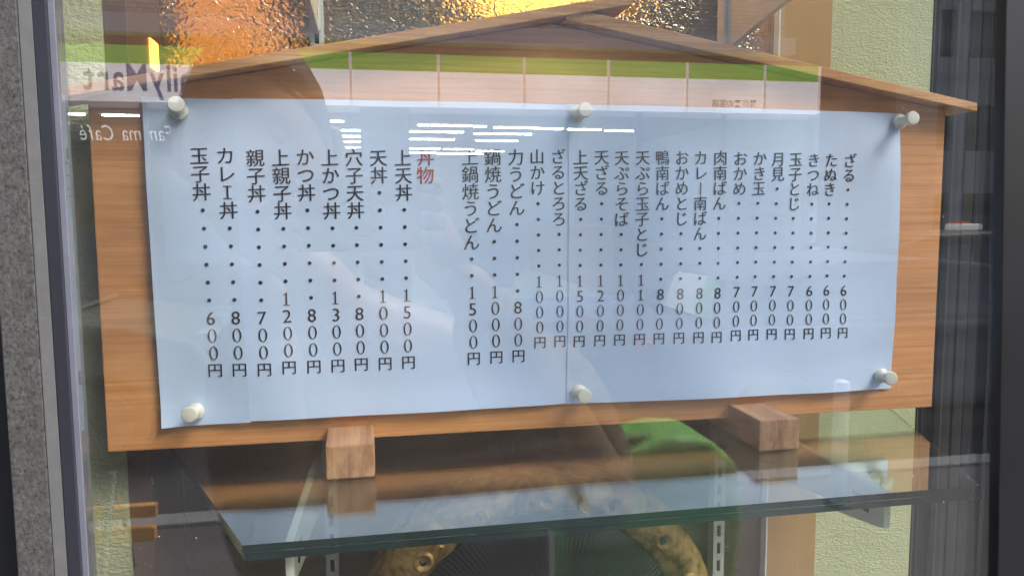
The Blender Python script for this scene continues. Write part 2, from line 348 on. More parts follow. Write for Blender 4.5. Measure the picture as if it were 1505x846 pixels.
# ================================================================== rails, brackets, glass shelves
def rail(x, lab):
    b = MB(); w = .0053; sw = .0017; z0, z1 = 1.22, 2.2; y0, y1 = .1075, .1085
    b.box((x-w, y0, z0), (x-sw, y1, z1)).box((x+sw, y0, z0), (x+w, y1, z1))
    z = z0; k = 0
    while z < z1: b.box((x-sw, y0, z), (x+sw, y1, z+.0062)); z += .0165
    b.box((x-w, y1, z0), (x-w+.001, .1195, z1)).box((x+w-.001, y1, z0), (x+w, .1195, z1))
    b.box((x-w+.001, .118, z0), (x+w-.001, .1193, z1), 1)
    tag(b.build('shelf_rail', [M['rail'], M['slot']]), lab, 'shelf rail', 'slotted shelf rails')
rail(.1016, 'left slotted white rail under the left wooden block')
rail(.4476, 'right slotted white rail near the ochre post')
def bracket(xb, xf, ztop, lab):
    b = MB(); y0, y1 = .1065, -.127; h = .0022
    def xs(y): t = (y0-y)/(y0-y1); return xb+(xf-xb)*t
    prof = [(y0, ztop), (y1, ztop), (y1, ztop-.0165), (y1+.006, ztop-.018), (-.0913, ztop-.0227), (.03, ztop-.040), (y0, ztop-.052)]
    n = len(prof)
    b.add([(xs(y)-h, y, z) for y, z in prof]+[(xs(y)+h, y, z) for y, z in prof], [tuple(range(n)), tuple(range(2*n-1, n-1, -1))]+[(i, (i+1) % n, (i+1) % n+n, i+n) for i in range(n)])
    t = thing('shelf_bracket', lab, 'bracket', (xb, y0, ztop), 'cream shelf brackets')
    b.build('arm', M['bracket'], t, bevel=.0005)
    c = MB(); c.box((xs(-.10)-h-.0004, -.112, ztop-.0125), (xs(-.10)+h+.0004, -.095, ztop-.0095)).build('slit', M['slot'], t)
    MB().box((xb-.003, .1015, ztop-.05), (xb+.003, .1072, ztop-.004)).build('hook_plate', M['rail'], t, bevel=.0004)
bracket(.1016, .0905, 1.4622, 'lower left bracket whose white tip shows under the front edge of the glass shelf')
bracket(.4476, .4425, 1.4622, 'lower right bracket sticking out under the right front of the glass shelf')
bracket(.1016, .0905, 1.8295, 'upper left bracket above the left roof slat')
bracket(.4476, .4425, 1.8295, 'upper right bracket above the right roof slat')
def shelf(z, lab, n=2):
    t = thing('glass_shelf', lab, 'shelf', (.28, 0, z))
    P0 = [(.0683, -.1344), (.4981, -.1363), (.5925, .1000), (-.0246, .1000)]
    for k in range(n):
        dx = .0030*k; zz = z-k*.00455
        MB().prism_z([(x+dx*(1 if x > .2 else .3), y+.0007*k) for x, y in P0], zz-.0041, zz, 0, 1).build('glass_sheet', [M['shelf'], M['shelf_edge']], t)
shelf(1.4715, 'thick green tinted glass shelf made of two sheets under the menu board')

# ================================================================== menu board
def board():
    t = thing('menu_board', 'house shaped plywood menu board with a low pitched roof on two blocks', 'menu board', (.27, 0, 1.4715))
    MB().prism_y([(-.0336, 1.4853), (.5755, 1.4823), (.5755, 1.7150), (.2635, 1.7678), (-.0336, 1.7109)], .0006, .0125).build('back_board', M['board'], t, bevel=.0008)
    MB().prism_y([(-.0496, 1.7080), (.3168, 1.7785), (.3167, 1.7858), (-.0493, 1.7138)], -.0155, .020).build('roof_slat', M['roof_wood'], t, bevel=.0006, label='left roof slat running on past the peak')
    MB().prism_y([(.2700, 1.7672), (.5916, 1.7125), (.5913, 1.7186), (.2700, 1.7762)], -.0130, .018).build('roof_slat', M['roof_wood'], t, bevel=.0006, label='right roof slat')
    for x0, x1, yf, lab in [(.1063, .1368, -.0440, 'left block'), (.4003, .4310, -.0470, 'right block')]:
        pr = [(yf, 1.4717), (.045, 1.4717), (.045, 1.494), (.0130, 1.494), (.0130, 1.4855), (0.0, 1.4855), (0.0, 1.4940), (yf, 1.4938)]
        b = MB().prism_x(pr, x0, x1).build('foot_block', M['block'], t, bevel=.0012, label=lab)
        xm = x0+.0125
        MB().box((xm, yf-.0002, 1.4730), (xm+.0005, yf+.0004, 1.4925)).build('crack', simple('pale_crack', (.5, .36, .25), .8), b)
board()

# ================================================================== paper menu and its lettering
def disp(x, z):      # how far the paper stands off the board (towards the street)
    a = .0026+.0018*math.sin((x+.02)*23)*math.sin((z-1.5)*14.8+.1)+.0007*math.sin(x*61+z*19)+.0003*math.sin(x*17-z*90)
    a += .0022*(math.exp(-((z-1.500)/.016)**2)+.7*math.exp(-((z-1.712)/.016)**2))*abs(math.sin(math.pi*(x-.021)/.2605))+.0035*math.exp(-((x+.001)**2+(z-1.5)**2)/.00012)
    k = 1.0
    for px, pz in PINS: k *= 1-.9*math.exp(-((x-px)**2+(z-pz)**2)/.0009)
    return a*k+.0002
PINS = [(.0207, 1.7034), (.2818, 1.7066), (.5349, 1.7048), (.0218, 1.5105), (.2832, 1.5097), (.5285, 1.5103)]
def sheet(name, c, dy, parent, label, lip=0.0):
    """c = corners bl, br, tr, tl in x,z"""
    NX, NZ = 90, 44; vs = []
    for layer in (0, 1):
        for j in range(NZ+1):
            for i in range(NX+1):
                u, v = i/NX, j/NZ
                x = (c[0][0]*(1-u)+c[1][0]*u)*(1-v)+(c[3][0]*(1-u)+c[2][0]*u)*v
                z = (c[0][1]*(1-u)+c[1][1]*u)*(1-v)+(c[3][1]*(1-u)+c[2][1]*u)*v
                y = -disp(x, z)-dy-lip*max(0, (u-.93)/.07)+(.00018 if layer else 0)
                vs.append((x, y, z))
    n = NX+1; L = n*(NZ+1); fs = []
    for j in range(NZ):
        for i in range(NX):
            a = j*n+i; fs.append((a, a+1, a+n+1, a+n)); fs.append((a+L, a+n+L, a+n+1+L, a+1+L))
    for i in range(NX): fs.append((i, i+L, i+1+L, i+1)); a = NZ*n+i; fs.append((a, a+1, a+1+L, a+L))
    for j in range(NZ): a = j*n; fs.append((a, a+n, a+n+L, a+L)); a = j*n+NX; fs.append((a, a+L, a+n+L, a+n))
    b = MB(); b.add(vs, fs); return b.build(name, M['paper'], parent, smooth=30, label=label)
menu = thing('paper_menu', 'long bluish white paper menu pinned to the plywood board', 'menu', (.27, -.002, 1.5))
sh_r = sheet('paper_sheet', [(.2740, 1.5014), (.5367, 1.4996), (.5352, 1.7114), (.2754, 1.7131)], .0006, menu, 'right sheet of the menu')
sh_m = sheet('paper_sheet', [(.0560, 1.5018), (.2748, 1.5016), (.2762, 1.7130), (.0530, 1.7124)], .0000, menu, 'middle sheet of the menu')
sh_l = sheet('paper_sheet', [(.0011, 1.5003), (.0567, 1.5012), (.0541, 1.7117), (-.0011, 1.7123)], .0013, menu, 'narrow left sheet of the menu', .0001)
LINES = [
    ('ざる・・・・・・・600円', 0.493, 1.6754, 0.4917, 1.5455),  # 13
    ('たぬき・・・・・・600円', 0.4777, 1.6758, 0.4773, 1.546),  # 13
    ('きつね・・・・・・600円', 0.4631, 1.6757, 0.463, 1.546),  # 13
    ('玉子とじ・・・・・700円', 0.4481, 1.6761, 0.4477, 1.546),  # 13
    ('月見・・・・・・・700円', 0.4338, 1.6761, 0.4331, 1.5465),  # 13
    ('かき玉・・・・・・700円', 0.4191, 1.6765, 0.4181, 1.5466),  # 13
    ('おかめ・・・・・・700円', 0.404, 1.6764, 0.4037, 1.5466),  # 13
    ('肉南ばん・・・・・800円', 0.3885, 1.6768, 0.3879, 1.5461),  # 13
    ('カレー南ばん・・・800円', 0.3732, 1.6767, 0.3733, 1.5466),  # 13
    ('おかめとじ・・・・800円', 0.3585, 1.6766, 0.3578, 1.5467),  # 13
    ('鴨南ばん・・・・・800円', 0.3435, 1.6765, 0.3425, 1.5468),  # 13
    ('天ぷら玉子とじ・1100円', 0.3286, 1.6764, 0.3278, 1.5468),  # 13
    ('天ぷらそば・・・1000円', 0.3133, 1.6763, 0.3128, 1.5469),  # 13
    ('天ざる・・・・・1200円', 0.2988, 1.6766, 0.2979, 1.5469),  # 13
    ('上天ざる・・・・1500円', 0.2838, 1.6765, 0.2826, 1.547),  # 13
    ('ざるとろろ・・・1000円', 0.2676, 1.6769, 0.2685, 1.5475),  # 13
    ('山かけ・・・・・1000円', 0.2525, 1.6768, 0.254, 1.5471),  # 13
    ('力うどん・・・・・800円', 0.2375, 1.6762, 0.2387, 1.5379),  # 13
    ('鍋焼うどん・・・1000円', 0.2213, 1.6761, 0.223, 1.5376),  # 13
    ('上鍋焼うどん・・1500円', 0.2057, 1.676, 0.207, 1.5373),  # 13
    ('丼物', 0.1756, 1.6758, 0.1754, 1.664),  # 2
    ('上天丼・・・・・1500円', 0.1605, 1.6753, 0.1615, 1.5368),  # 13
    ('天丼・・・・・・1000円', 0.1442, 1.6752, 0.1457, 1.5366),  # 13
    ('穴子天丼・・・・・800円', 0.1282, 1.6751, 0.1297, 1.5368),  # 13
    ('上かつ丼・・・・1300円', 0.1127, 1.675, 0.1142, 1.5365),  # 13
    ('かつ丼・・・・・・800円', 0.097, 1.6753, 0.0985, 1.5367),  # 13
    ('上親子丼・・・・1200円', 0.0815, 1.6747, 0.0825, 1.537),  # 13
    ('親子丼・・・・・・700円', 0.0657, 1.6746, 0.0667, 1.5363),  # 13
    ('カレエ丼・・・・・800円', 0.0476, 1.6758, 0.0511, 1.537),  # 13
    ('玉子丼・・・・・・600円', 0.0318, 1.6757, 0.0357, 1.5372),  # 13
]

def char_geo(ch, cx, cz, size, out):
    """adds one glyph around cx, cz; thin horizontals and heavier verticals like a printed mincho face"""
    digit = ch in '0123456789'
    if ch == 'ー': out.append(([(cx-.045*size, cz-.40*size), (cx+.03*size, cz-.42*size), (cx+.045*size, cz+.36*size), (cx-.03*size, cz+.42*size)], [(0, 1, 2, 3)])); return
    if ch == 'エ':
        for a, b_, c_, d_ in [(-.22, .30, .22, .35), (-.22, -.35, .22, -.30), (-.05, -.30, .05, .30)]:
            out.append(([(cx+a*size, cz+b_*size), (cx+c_*size, cz+b_*size), (cx+c_*size, cz+d_*size), (cx+a*size, cz+d_*size)], [(0, 1, 2, 3)]))
        return
    if ch == '1':
        for q in ([(-.045, -.32), (.045, -.32), (.045, .36), (.0, .36), (-.045, .30)], [(-.045, .30), (-.045, .245), (-.17, .21), (-.17, .235)], [(-.17, -.36), (.17, -.36), (.17, -.32), (-.17, -.32)]):
            out.append(([(cx+a*size, cz+b_*size) for a, b_ in q], [tuple(range(len(q)))]))
        return
    if ch == '0':
        n = 22; vo = []; fo = []
        for i in range(n):
            a = 2*math.pi*i/n; vo.append((cx+.235*size*math.cos(a), cz+.375*size*math.sin(a)))
        for i in range(n):
            a = 2*math.pi*i/n; vo.append((cx+.142*size*math.cos(a), cz+.340*size*math.sin(a)))
        for i in range(n): fo.append((i, (i+1) % n, (i+1) % n+n, i+n))
        out.append((vo, fo)); return
    vs, fs = glyph(ch, -.010 if digit else .004 if ch == '・' else -.004)
    if digit:
        xs = [p[0] for p in vs]; gx = (min(xs)+max(xs))/2; gz = .345; sx, sz = 1.02, 1.04
    else: gx, gz, sx, sz = .5, .36, 1.0, 1.0
    sh = .05 if (not digit and ch not in '・円') else 0
    for dx in ((-.014, .014) if ch != '・' else (0,)):
        out.append(([(cx+((x-gx)*sx+dx)*size, cz+((z-gz)*sz+(x-gx)*sh)*size) for x, z in vs], fs))
def letters():
    for (s, xa, za, xb, zb) in LINES:
        n = len(s); out = []; pitch = (za-zb)/(n-1)
        for i, ch in enumerate(s):
            t = i/(n-1); size = pitch*(.88 if ch == '円' else 1.04 if ch not in '・' else 1.0)
            char_geo(ch, xa+(xb-xa)*t, za+(zb-za)*t, size, out)
        x = (xa+xb)/2
        par, dy = (sh_l, .0013) if x < .053 else (sh_m, 0) if x < .2748 else (sh_r, .0006)
        b = MB()
        for k, (vs, fs) in enumerate(out):
            b.add([(vx, -disp(vx, vz)-dy-.00034-.00003*(k % 2), vz) for vx, vz in vs], fs)
        o = b.build('menu_line', M['red_ink'] if s == '丼物' else M['ink'], par)
        if s == '丼物': o['label'] = 'red heading'
letters()

# ================================================================== push pins
def pin(x, z, tx, tz, lab, i):
    y = -disp(x, z)-.0010; ax = Vector((tx, -1, tz)).normalized()
    t = thing('push_pin', lab, 'push pin', (x, y, z), 'ivory push pins holding the menu')
    prof = [(0, .0050), (.0012, .0056), (.0022, .0054), (.0032, .0038), (.0050, .0030), (.0105, .0031), (.0125, .0042), (.0140, .0050), (.0162, .0052), (.0172, .0046), (.0175, .0030)]
    MB().lathe(prof, (x, y-.0012, z), ax, 24).build('head', M['pin'], t, smooth=45)
    MB().lathe([(-.004, .0004), (.0015, .0005)], (x, y-.0012, z), ax, 8).build('needle', M['steel'], t)
for i, (x, z, tx, tz, lab) in enumerate([
    (.0207, 1.7034, .10, .16, 'push pin at the top left corner of the paper menu'),
    (.2818, 1.7066, .04, .05, 'push pin at the middle of the top edge of the menu'),
    (.5330, 1.7050, -.05, .05, 'push pin at the top right corner of the paper menu'),
    (.0225, 1.5105, -.05, .10, 'push pin at the bottom left corner of the paper menu'),
    (.2828, 1.5100, -.02, .04, 'push pin at the middle of the bottom edge of the menu'),
    (.5265, 1.5106, -.20, .08, 'push pin at the bottom right corner of the paper menu')]): pin(x, z, tx, tz, lab, i)

# ================================================================== round carved ornament on the case floor
def ornament():
    cx, cy, cz, RX, RZ = .268, .055, 1.318, .143, .108
    t = thing('carved_ornament', 'round gold and brown carved ornament with a dark ribbed bowl under the shelf', 'ornament', (cx, cy, 1.20))
    m, tr, n, l = mat('gilded_carving'); b = n['Principled BSDF']; mp = tex_coord(n, l); k = noise_n(n, l, mp, 55, 6, .65, .5)
    r = ramp(n, l, k.outputs[0], [(.30, (.03, .014, .004)), (.45, (.48, .25, .055)), (.58, (.86, .54, .15)), (.75, (.90, .68, .28))])
    l.new(r.outputs[0], b.inputs['Base Color']); b.inputs['Roughness'].default_value = .42; b.inputs['Metallic'].default_value = .15; bump(n, l, k.outputs[0], b, .8, .003)
    dk = simple('dark_glazed_bowl', (.006, .006, .005), .20, .3, 40, spec=.35); N = 120
    # rim: band of carved sectors with recessed joints
    sect = 14; vs = []; fs = []; J = 9
    for i in range(N):
        a = 2*math.pi*i/N; g = abs(((a/(2*math.pi)*sect+.5) % 1)-.5); dip = .006*math.exp(-(g/.05)**2)
        for j in range(J):
            q = j/(J-1); rr = 1-q*.27; h = .020*math.sin(math.pi*(.12+.80*q))-dip-.003*math.exp(-((q-.78)/.06)**2)+.0015*math.sin(a*37+q*9)
            vs.append((cx+RX*rr*math.cos(a), cy-h, cz+RZ*rr*math.sin(a)))
    for i in range(N):
        for j in range(J-1): fs.append((i*J+j, i*J+j+1, ((i+1) % N)*J+j+1, ((i+1) % N)*J+j))
    back = len(vs)
    for i in range(N):
        a = 2*math.pi*i/N; vs += [(cx+RX*math.cos(a), cy+.03, cz+RZ*math.sin(a)), (cx+.73*RX*math.cos(a), cy+.03, cz+.73*RZ*math.sin(a))]
    for i in range(N):
        k2 = (i+1) % N; fs += [(i*J, k2*J, back+2*k2, back+2*i), (back+2*i, back+2*k2, back+2*k2+1, back+2*i+1), (i*J+J-1, back+2*i+1, back+2*k2+1, k2*J+J-1)]
    rim = MB().add(vs, fs).build('rim', m, t, smooth=60)
    for k in range(sect):
        a = 2*math.pi*(k+.5)/sect; x, z = cx+RX*.86*math.cos(a), cz+RZ*.86*math.sin(a)
        MB().lathe([(0, .0085), (.002, .0085), (.0035, .0065), (.0025, .0040), (.0006, .0028)], (x, cy-.0185, z), (0, -1, 0), 16).build('boss', m, rim, smooth=50)
        MB().lathe([(0, .0030), (.0012, .0026)], (x, cy-.0195, z), (0, -1, 0), 10).build('hole', M['slot'], rim)
    # bowl with radial ribs
    vs = []; fs = []; NR = 150*4; J = 12
    for i in range(NR):
        a = 2*math.pi*i/NR; rib = .5+.5*math.cos(a*150)
        for j in range(J):
            q = j/(J-1); rr = .74*(1-q); h = .008+.016*math.sin(math.pi*q)*1.0+rib*.0007*min(1, rr*2)
            vs.append((cx+RX*rr*math.cos(a), cy-h, cz-.012*q+RZ*rr*math.sin(a)))
    for i in range(NR):
        for j in range(J-1): fs.append((i*J+j, i*J+j+1, ((i+1) % NR)*J+j+1, ((i+1) % NR)*J+j))
    MB().add(vs, fs).build('ribbed_bowl', dk, t, smooth=50)
    MB().lathe([(0, .03), (.008, .028), (.012, .018)], (cx-.005, cy-.020, cz+.008), (0, -1, 0), 24).build('knob', dk, t, smooth=50)
    MB().box((cx-.06, cy-.01, 1.2005), (cx+.06, cy+.04, cz-RZ+.012)).build('base', m, t, bevel=.003)
ornament()

# ================================================================== the street mirrored in the window (all of it stands behind the camera)
def street():
    asph = simple('asphalt', (.055, .055, .058), .85, .3, 60, .5, .003); pav = simple('dark_pavement', (.11, .105, .10), .85, .12, 14, .3, .002)
    struct(MB().box((-40, -40, -.2), (40, 6, -.01)).build('ground', simple('ground_dirt', (.12, .11, .10), .9, .2, 3)))
    struct(MB().box((-40, -8.3, -.01), (40, -3.9, 0)).build('road', asph))
    struct(MB().box((-40, -8.15, .001), (40, -8.0, .005)).box((-40, -4.25, .001), (40, -4.1, .005)).build('road_line', simple('road_white', (.7, .7, .68), .7, .15, 12)))
    struct(MB().box((-40, -3.75, -.005), (40, .6, .12)).build('pavement', pav)); struct(MB().box((-40, -3.9, -.01), (40, -3.75, .14)).build('kerb', simple('kerb_stone', (.33, .33, .32), .8, .1, 20), bevel=.01))
    struct(MB().box((-40, -14, -.005), (40, -8.45, .12)).build('far_pavement', pav)); struct(MB().box((-40, -8.45, -.01), (40, -8.3, .14)).build('far_kerb', M['stone_band'], bevel=.01))
street()

FY = -10.364
def uneven(m, sc=1.3):     # tubes behind the panel light it unevenly
    n, l = m.node_tree.nodes, m.node_tree.links; b = n['Principled BSDF']; e = b.inputs['Emission Strength'].default_value
    mp = tex_coord(n, l, (sc, 1, 2.5)); k = noise_n(n, l, mp, 1.0, 3); mr = n.new('ShaderNodeMapRange'); mr.inputs['From Min'].default_value = .3; mr.inputs['From Max'].default_value = .7
    mr.inputs['To Min'].default_value = e*.82; mr.inputs['To Max'].default_value = e*1.15; l.new(k.outputs[0], mr.inputs[0]); l.new(mr.outputs[0], b.inputs['Emission Strength']); return m
WHITE_SIGN = emit('backlit_white_panel', (1.0, .94, .96), .72); GREEN_SIGN = emit('backlit_green_panel', (.13, .36, .03), .88)
uneven(WHITE_SIGN); uneven(GREEN_SIGN)
def store():
    t = thing('convenience_store', 'convenience store with green and white fascia mirrored in the window glass', 'shop', (1.5, FY, .12))
    conc = simple('pale_concrete_band', (.68, .65, .66), .8, .08, 5); soff = simple('dark_brown_soffit', (.07, .05, .035), .8, .2, 4); inner = simple('store_inner_white', (.55, .56, .55), .7, .05, 3)
    navy = emit('navy_letter_film', (.07, .10, .22), .8); greyl = emit('grey_letter_film', (.03, .02, .02), .5)
    # fascia, one panel between each pair of white dividers
    xs = [-7.9, -5.7, -3.39, .061, 1.187, 2.33, 3.50, 4.64, 5.81, 6.66]
    for a, b in zip(xs, xs[1:]):
        MB().box((a+.02, FY, 3.02), (b-.02, FY+.12, 3.455)).build('white_panel', WHITE_SIGN, t)
        MB().box((a+.02, FY, 3.46), (b-.02, FY+.12, 3.675)).build('green_panel', GREEN_SIGN, t)
    dv = emit('divider_white', (.9, .72, .66), .50)
    for a in xs: MB().box((a-.019, FY, 3.02), (a+.019, FY+.13, 3.675)).build('divider', dv, t)
    MB().box((-8, FY-.3, 3.68), (6.7, FY+.02, 3.80)).build('soffit', soff, t)
    MB().box((-8, FY-.3, 3.805), (6.2, FY+.25, 4.035)).build('concrete_band', conc, t, bevel=.01)
    MB().box((-8, FY-.3, 4.04), (6.2, FY-.05, 8.5)).build('upper_wall', simple('tile_mortar', (.075, .075, .075), .9, .15, 5), t)
    # brick tiles of the upper wall: real pieces, joined
    rnd = random.Random(4); b = MB(); tw, th, g = .107, .056, .010; row = 0; z = 4.05
    while z < 5.9:
        x = -4.4+(tw/2 if row % 2 else 0)
        while x < 6.15:
            b.box((x, FY-.05, z), (min(6.19, x+tw-g), FY-.05+.012+rnd.uniform(0, .004), z+th-g), rnd.choice((0, 0, 1, 2))); x += tw
        z += th; row += 1
    o = b.build('brick_tile', [simple('tile_grey', (.46, .46, .45), .7, .12, 9), simple('tile_light', (.54, .53, .50), .7, .12, 9), simple('tile_dark', (.38, .385, .39), .7, .12, 9)], t); o['kind'] = 'stuff'
    # lettering on the fascia
    def sign_text(s, x0, z0, size, y, m, name, off=0, sx=1, track=0, kern=None, shear=0):
        x = x0; word = bpy.data.objects.new(name, None); COL.objects.link(word); word.parent = t; word.location = (x0-t.location.x, y-t.location.y, z0-t.location.z)
        for i, ch in enumerate(s):
            vs, fs = glyph(ch, off)
            if not vs: x -= size*.28; continue
            mnx = min(p[0] for p in vs); mxx = max(p[0] for p in vs)
            q = [(x-((vx-mnx)*sx+vz*shear)*size, y, z0+vz*size) for vx, vz in vs]
            me = bpy.data.meshes.new('letter'); me.from_pydata([(a-x0, 0, c_-z0) for a, b_, c_ in q], [], fs); me.materials.append(m)
            o = bpy.data.objects.new('letter', me); COL.objects.link(o); o.parent = word
            x -= ((mxx-mnx)*sx+.075+track)*size
        return word, x
    wd = sum((max(p[0] for p in glyph(c, .022)[0])-min(p[0] for p in glyph(c, .018)[0]))*.74+.072 for c in 'FamilyMart')*.455
    sign_text('FamilyMart', -3.14+wd, 3.135, .455, FY+.126, navy, 'shop_name', .018, .74, -.003)
    sign_text('熱海来の宮店', 5.69, 3.09, .115, FY+.126, greyl, 'branch_name', .012, 1, -.0)
    # shop front under the fascia
    mull = simple('storefront_metal', (.30, .30, .31), .4, .1, 10); white = simple('white_poster', (.75, .76, .78), .7, .05, 5)
    for a, b_ in [(-7.9, -7.8), (-5.0, -4.92), (-3.40, -3.34), (-2.50, -2.42), (-.40, -.36), (.17, .80), (3.93, 4.02), (5.2, 5.28), (6.55, 6.66)]:
        MB().box((a, FY-.06, .12), (b_, FY+.04, 3.0)).build('mullion', mull, t, bevel=.005)
    MB().box((-8, FY-.05, 2.93), (6.66, FY+.035, 3.015)).build('head_frame', simple('pale_head_frame', (.75, .74, .75), .5, .05, 6), t)
    MB().box((-8, FY-.05, .12), (6.66, FY+.035, .45)).build('plinth', conc, t)
    for a, b_ in [(-7.8, -5.0), (-4.92, -3.4), (-3.34, -2.5), (-2.42, -.4), (-.36, .17), (.8, 3.93), (4.02, 5.2), (5.28, 6.55)]:
        MB().box((a, FY-.02, .45), (b_, FY-.012, 2.93)).build('window_pane', M['store_pane'], t)
    for a, b_, z0, z1 in [(-2.3, -1.2, 1.0, 2.2), (4.1, 5.1, 1.2, 2.3), (5.4, 6.4, 1.6, 2.5), (1.5, 2.2, .6, 1.2)]:
        MB().box((a, FY-.045, z0), (b_, FY-.024, z1)).build('poster', white, t)
    sign_text('Famima Café', -2.14, 2.545, .27, FY-.008, emit('glowing_white_letters', (.9, .9, .9), .9), 'window_lettering', -.006, .72, 0, shear=.14)  # white letters brightened by their own emission, though they are no lamp
    # interior shell
    MB().box((-8, -23.5, .12), (6.66, -23.3, 3.3)).build('back_wall', inner, t)
    MB().box((-8.1, -23.5, .12), (-7.95, FY-.3, 3.3)).build('side_wall', inner, t); MB().box((6.66, -23.5, .12), (6.8, FY-.06, 3.7)).build('side_wall', inner, t)
    MB().box((-8, -23.3, 3.215), (6.66, FY-.3, 3.3)).build('ceiling', inner, t)
    MB().box((-8, -23.3, .12), (6.66, FY-.06, .13)).build('store_floor', inner, t)
    for x in (-4.5, -1.5, 1.5, 4.5):
        MB().box((x, -20, .13), (x+.6, -13, 1.35)).build('gondola', simple('gondola_goods_%d' % int(x*10+50), (.25+.03*x, .2, .2-.02*x), .7, .5, 14), t)
store()
TUBE = emit('fluorescent_white', (.93, 1.0, .97), 22)
def tubes():
    T = [(-4.59, -4.07, 13.0), (-3.83, -3.29, 13.07), (-.44, -.10, 13.45), (-.44, .19, 14.94), (-.41, .19, 16.15), (-.40, .19, 17.4), (-.41, .19, 18.9), (1.20, 2.18, 13.85), (2.23, 2.47, 13.95), (2.63, 3.47, 14.05),
         (3.50, 3.98, 14.15), (4.09, 4.75, 14.2), (4.88, 5.48, 14.35), (1.10, 2.18, 15.0), (2.43, 3.61, 15.25), (1.21, 2.19, 16.6), (2.68, 3.62, 16.75), (1.31, 2.13, 19.1), (2.23, 2.98, 19.2), (3.13, 3.87, 19.75), (1.39, 2.15, 20.45), (2.22, 3.48, 20.7)]
    for i, (a, b, v) in enumerate(T):
        y = -.364-v; z = 3.185
        o = MB().box((a, y-.035, z), (b, y+.035, z+.028)).build('ceiling_light', TUBE, bevel=.006)
        tag(o, TL[i], 'ceiling light', 'fluorescent lights of the store mirrored in the glass')
TL = ['fluorescent light at the far left, over the green stucco', 'fluorescent light on the wood just left of the paper',
      'short fluorescent light highest above the 穴子天丼 line', 'second fluorescent light down above the 穴子天丼 line', 'third fluorescent light down above the 穴子天丼 line', 'fourth fluorescent light down above the 穴子天丼 line', 'lowest fluorescent light just above the 穴子天丼 line',
      'top row light directly above the red heading', 'short top row light right of the red heading', 'top row light above the 鍋焼うどん line', 'top row light left of the top middle push pin', 'top row light under the top middle push pin', 'rightmost light of the top row, past the push pin',
      'left light of the second row, above the red heading', 'right light of the second row, above 鍋焼うどん', 'left light of the third row, above the red heading', 'right light of the third row, above 鍋焼うどん',
      'left light of the fourth row, on the red heading', 'middle light of the fourth row, right of the heading', 'right light of the fourth row, above 上鍋焼うどん', 'left light of the lowest row, touching the red heading', 'right light of the lowest row, touching 上鍋焼うどん']
tubes()

def neighbours():
    t = thing('tiled_building', 'reddish brown building mirrored beside the right end of the fascia', 'building', (8, FY, 0))
    rb = simple('red_brown_tile', (.20, .075, .045), .7, .15, 2); MB().box((7.1, FY-3, .12), (8.0, FY, 12)).build('wall', rb, t)
    MB().box((8.02, FY-3, .12), (9.2, FY-.6, 12)).build('side_wall', simple('grey_render', (.30, .30, .28), .8, .1, 2), t)
    t = thing('apartment_building', 'dark grey apartment building mirrored at the far right of the window', 'building', (19, -20.5, 0))
    wl = simple('apartment_wall', (.40, .37, .36), .8, .12, 1.0); gl = simple('apartment_glass', (.012, .012, .014), .12, .3, 1); fr = simple('apartment_frame', (.07, .065, .06), .6, .1, 4)
    x0 = 12.0; z0 = .12
    wx = [12.6, 14.3, 16.0, 17.85, 19.9, 21.6, 23.3]; wz = [.75, 3.35, 6.05, 8.7, 11.4]
    xs = [x0]; b = MB()
    last = x0
    for a in wx: b.box((last, -20.7, z0), (a, -20.364, 14)); last = a+1.35
    b.box((last, -20.7, z0), (26, -20.364, 14))
    for a in wx:
        lz = z0
        for c in wz: b.box((a, -20.7, lz), (a+1.35, -20.366, c)); lz = c+1.35
        b.box((a, -20.7, lz), (a+1.35, -20.366, 14))
    b.build('wall', wl, t)
    for a in wx:
        for c in wz:
            f = MB().box((a+.01, -20.66, c+.01), (a+.08, -20.56, c+1.34)).box((a+1.27, -20.66, c+.01), (a+1.34, -20.56, c+1.34)).box((a+.64, -20.66, c+.01), (a+.71, -20.56, c+1.34)).build('window', fr, t)
            MB().box((a+.08, -20.63, c+.01), (a+1.27, -20.61, c+1.34)).build('pane', gl, f)
    MB().box((12, -26, 14), (26, -20.3, 14.4)).box((12, -26, z0), (26, -20.72, 14)).build('roof', fr, t)
neighbours()

